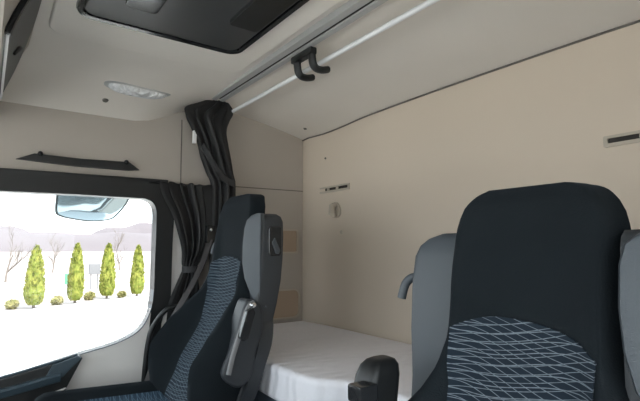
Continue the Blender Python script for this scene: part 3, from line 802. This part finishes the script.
def bush(x, y, rad, seed, label):
    bm = bmesh.new(); bmesh.ops.create_icosphere(bm, subdivisions=3, radius=1)
    for v in bm.verts:
        k = 1+0.35*noise.noise(v.co*2.3+Vector((seed, 0, 0)))
        v.co = Vector((x+v.co.x*rad*k, y+v.co.y*rad*k, GZ+rad*0.62+v.co.z*rad*0.75*k))
    rnd = random.Random(seed)
    for k in range(200):
        d = Vector((rnd.gauss(0, 1), rnd.gauss(0, 1), rnd.gauss(0, 1))).normalized()
        p = Vector((x, y, GZ+rad*0.62)) + Vector((d.x*rad, d.y*rad, d.z*rad*0.75))
        s_ = d.cross(Vector((rnd.random(), rnd.random(), 1))).normalized()*0.03
        bm.faces.new([bm.verts.new(p-s_), bm.verts.new(p+d*0.08), bm.verts.new(p+s_)])
    tag(obj('low_shrub', bm, M['bush'], smooth=False), label, 'shrub', 'low round shrubs between the thujas')
for i, (x, y, rad, lab) in enumerate((
        (-24.3, 1.07, 0.24, 'small round shrub left of the plump leftmost thuja'),
        (-24.9, 2.83, 0.24, 'small round shrub between the leftmost thuja and the green sign'),
        (-26.3, 4.42, 0.25, 'small round shrub below the pale grey box'),
        (-26.6, 6.02, 0.20, 'small round shrub between the two rightmost thujas'))):
    bush(x, y, rad, 3.3+i*5, lab)

def bare_tree(x, y, hgt, seed, label):
    rnd = random.Random(seed)
    t_ = thing('bare_tree', label, 'tree', (x, y, GZ), 'leafless trees in the field')
    bm = bmesh.new()
    def grow(p, d, L_, r_, lv):
        pts = [p]; q = p.copy(); dd = d.copy()
        for k in range(3):
            dd = (dd + Vector((rnd.uniform(-.14, .14), rnd.uniform(-.14, .14), 0.06))).normalized(); q = q + dd*L_/3; pts.append(q.copy())
        tube(pts, [r_, r_*0.85, r_*0.7, r_*0.5], 5, bm)
        if lv == 0: return
        for k in range(4 if lv > 1 else 3):
            b = pts[rnd.choice((1, 2, 3))]
            nd = (dd + Vector((rnd.uniform(-.9, .9), rnd.uniform(-.9, .9), rnd.uniform(0, .5)))).normalized()
            grow(b, nd, L_*rnd.uniform(0.5, 0.72), r_*0.5, lv-1)
    grow(Vector((x, y, GZ-0.1)), Vector((0, 0, 1)), hgt*0.45, hgt*0.018, 4)
    obj('branches', bm, M['bark'], t_, angle=80)
for i, (x, y, hgt, lab) in enumerate(((-44, 1.4, 4.9, 'bare leafless tree at the left edge of the side window'), (-58, 6.0, 4.8, 'thin bare tree between the leftmost thuja and the sign'), (-60, 13.2, 5.4, 'faint bare tree behind the pale grey box'))):
    bare_tree(x, y, hgt, 5+i, lab)
sg = thing('green_sign', 'small green board on a post left of the second thuja', 'sign', (-29.5, 3.85, GZ))
obj('sign_board', box((-29.55, 3.66, GZ+0.55), (-29.5, 4.0, GZ+1.15), 0.01), M['sign'], sg)
obj('sign_post', box((-29.6, 3.80, GZ-0.04), (-29.55, 3.86, GZ+1.0), 0.005), M['box'], sg)
ub = thing('utility_box', 'pale grey cabinet on two legs in the field behind the evergreens', 'cabinet', (-33, 5.75, GZ))
obj('cabinet_body', box((-33.3, 5.45, GZ+0.9), (-33.0, 6.1, GZ+1.55), 0.02), M['box'], ub)
for yy in (5.55, 5.95): obj('leg', box((-33.2, yy, GZ-0.04), (-33.1, yy+0.07, GZ+0.92), 0.005), M['box'], ub)

# ------------------------------------------------------------ light
w = bpy.data.worlds.new('sky'); scn.world = w; w.use_nodes = True
N, L = w.node_tree.nodes, w.node_tree.links
bg = N['Background']
sky = N.new('ShaderNodeTexSky'); sky.sky_type = 'HOSEK_WILKIE'; sky.turbidity = 8; sky.ground_albedo = 0.6
el, az = math.radians(48), math.radians(75)
sd = Vector((math.cos(el)*math.sin(az), math.cos(el)*math.cos(az), math.sin(el)))   # towards the sun
sky.sun_direction = sd
mx = N.new('ShaderNodeMix'); mx.data_type = 'RGBA'; mx.inputs['Factor'].default_value = 0.7
L.new(sky.outputs[0], mx.inputs['A']); mx.inputs['B'].default_value = (0.88, 0.94, 1.0, 1)
L.new(mx.outputs['Result'], bg.inputs['Color']); bg.inputs['Strength'].default_value = 2.0
sl = bpy.data.lights.new('sun', 'SUN'); sl.energy = 4.2; sl.angle = math.radians(1.0); sl.color = (1, 0.95, 0.88)
so = bpy.data.objects.new('sun', sl); COL.objects.link(so)
so.rotation_euler = sd.to_track_quat('Z', 'Y').to_euler(); so.location = (0, 0, 20)
def portal(name, loc, rot, sx, sy):
    l = bpy.data.lights.new(name, 'AREA'); l.shape = 'RECTANGLE'; l.size = sx; l.size_y = sy; l.cycles.is_portal = True
    o = bpy.data.objects.new(name, l); COL.objects.link(o); o.location = loc; o.rotation_euler = rot
portal('windscreen_portal', ((XL+XR)/2, YF-0.06, 1.19), (PI/2, 0, 0), 2.15, 0.96)
portal('passenger_window_portal', (XL-0.03, 0.0, 1.0), (PI/2, 0, -PI/2), 1.24, 0.72)
portal('driver_window_portal', (XR+0.04, 0.0, 1.01), (PI/2, 0, PI/2), 1.26, 0.72)

scn.view_settings.view_transform = 'Standard'
scn.view_settings.look = 'None'
scn.view_settings.gamma = 1.0
scn.view_settings.use_curve_mapping = False
scn.view_settings.exposure = 1.6
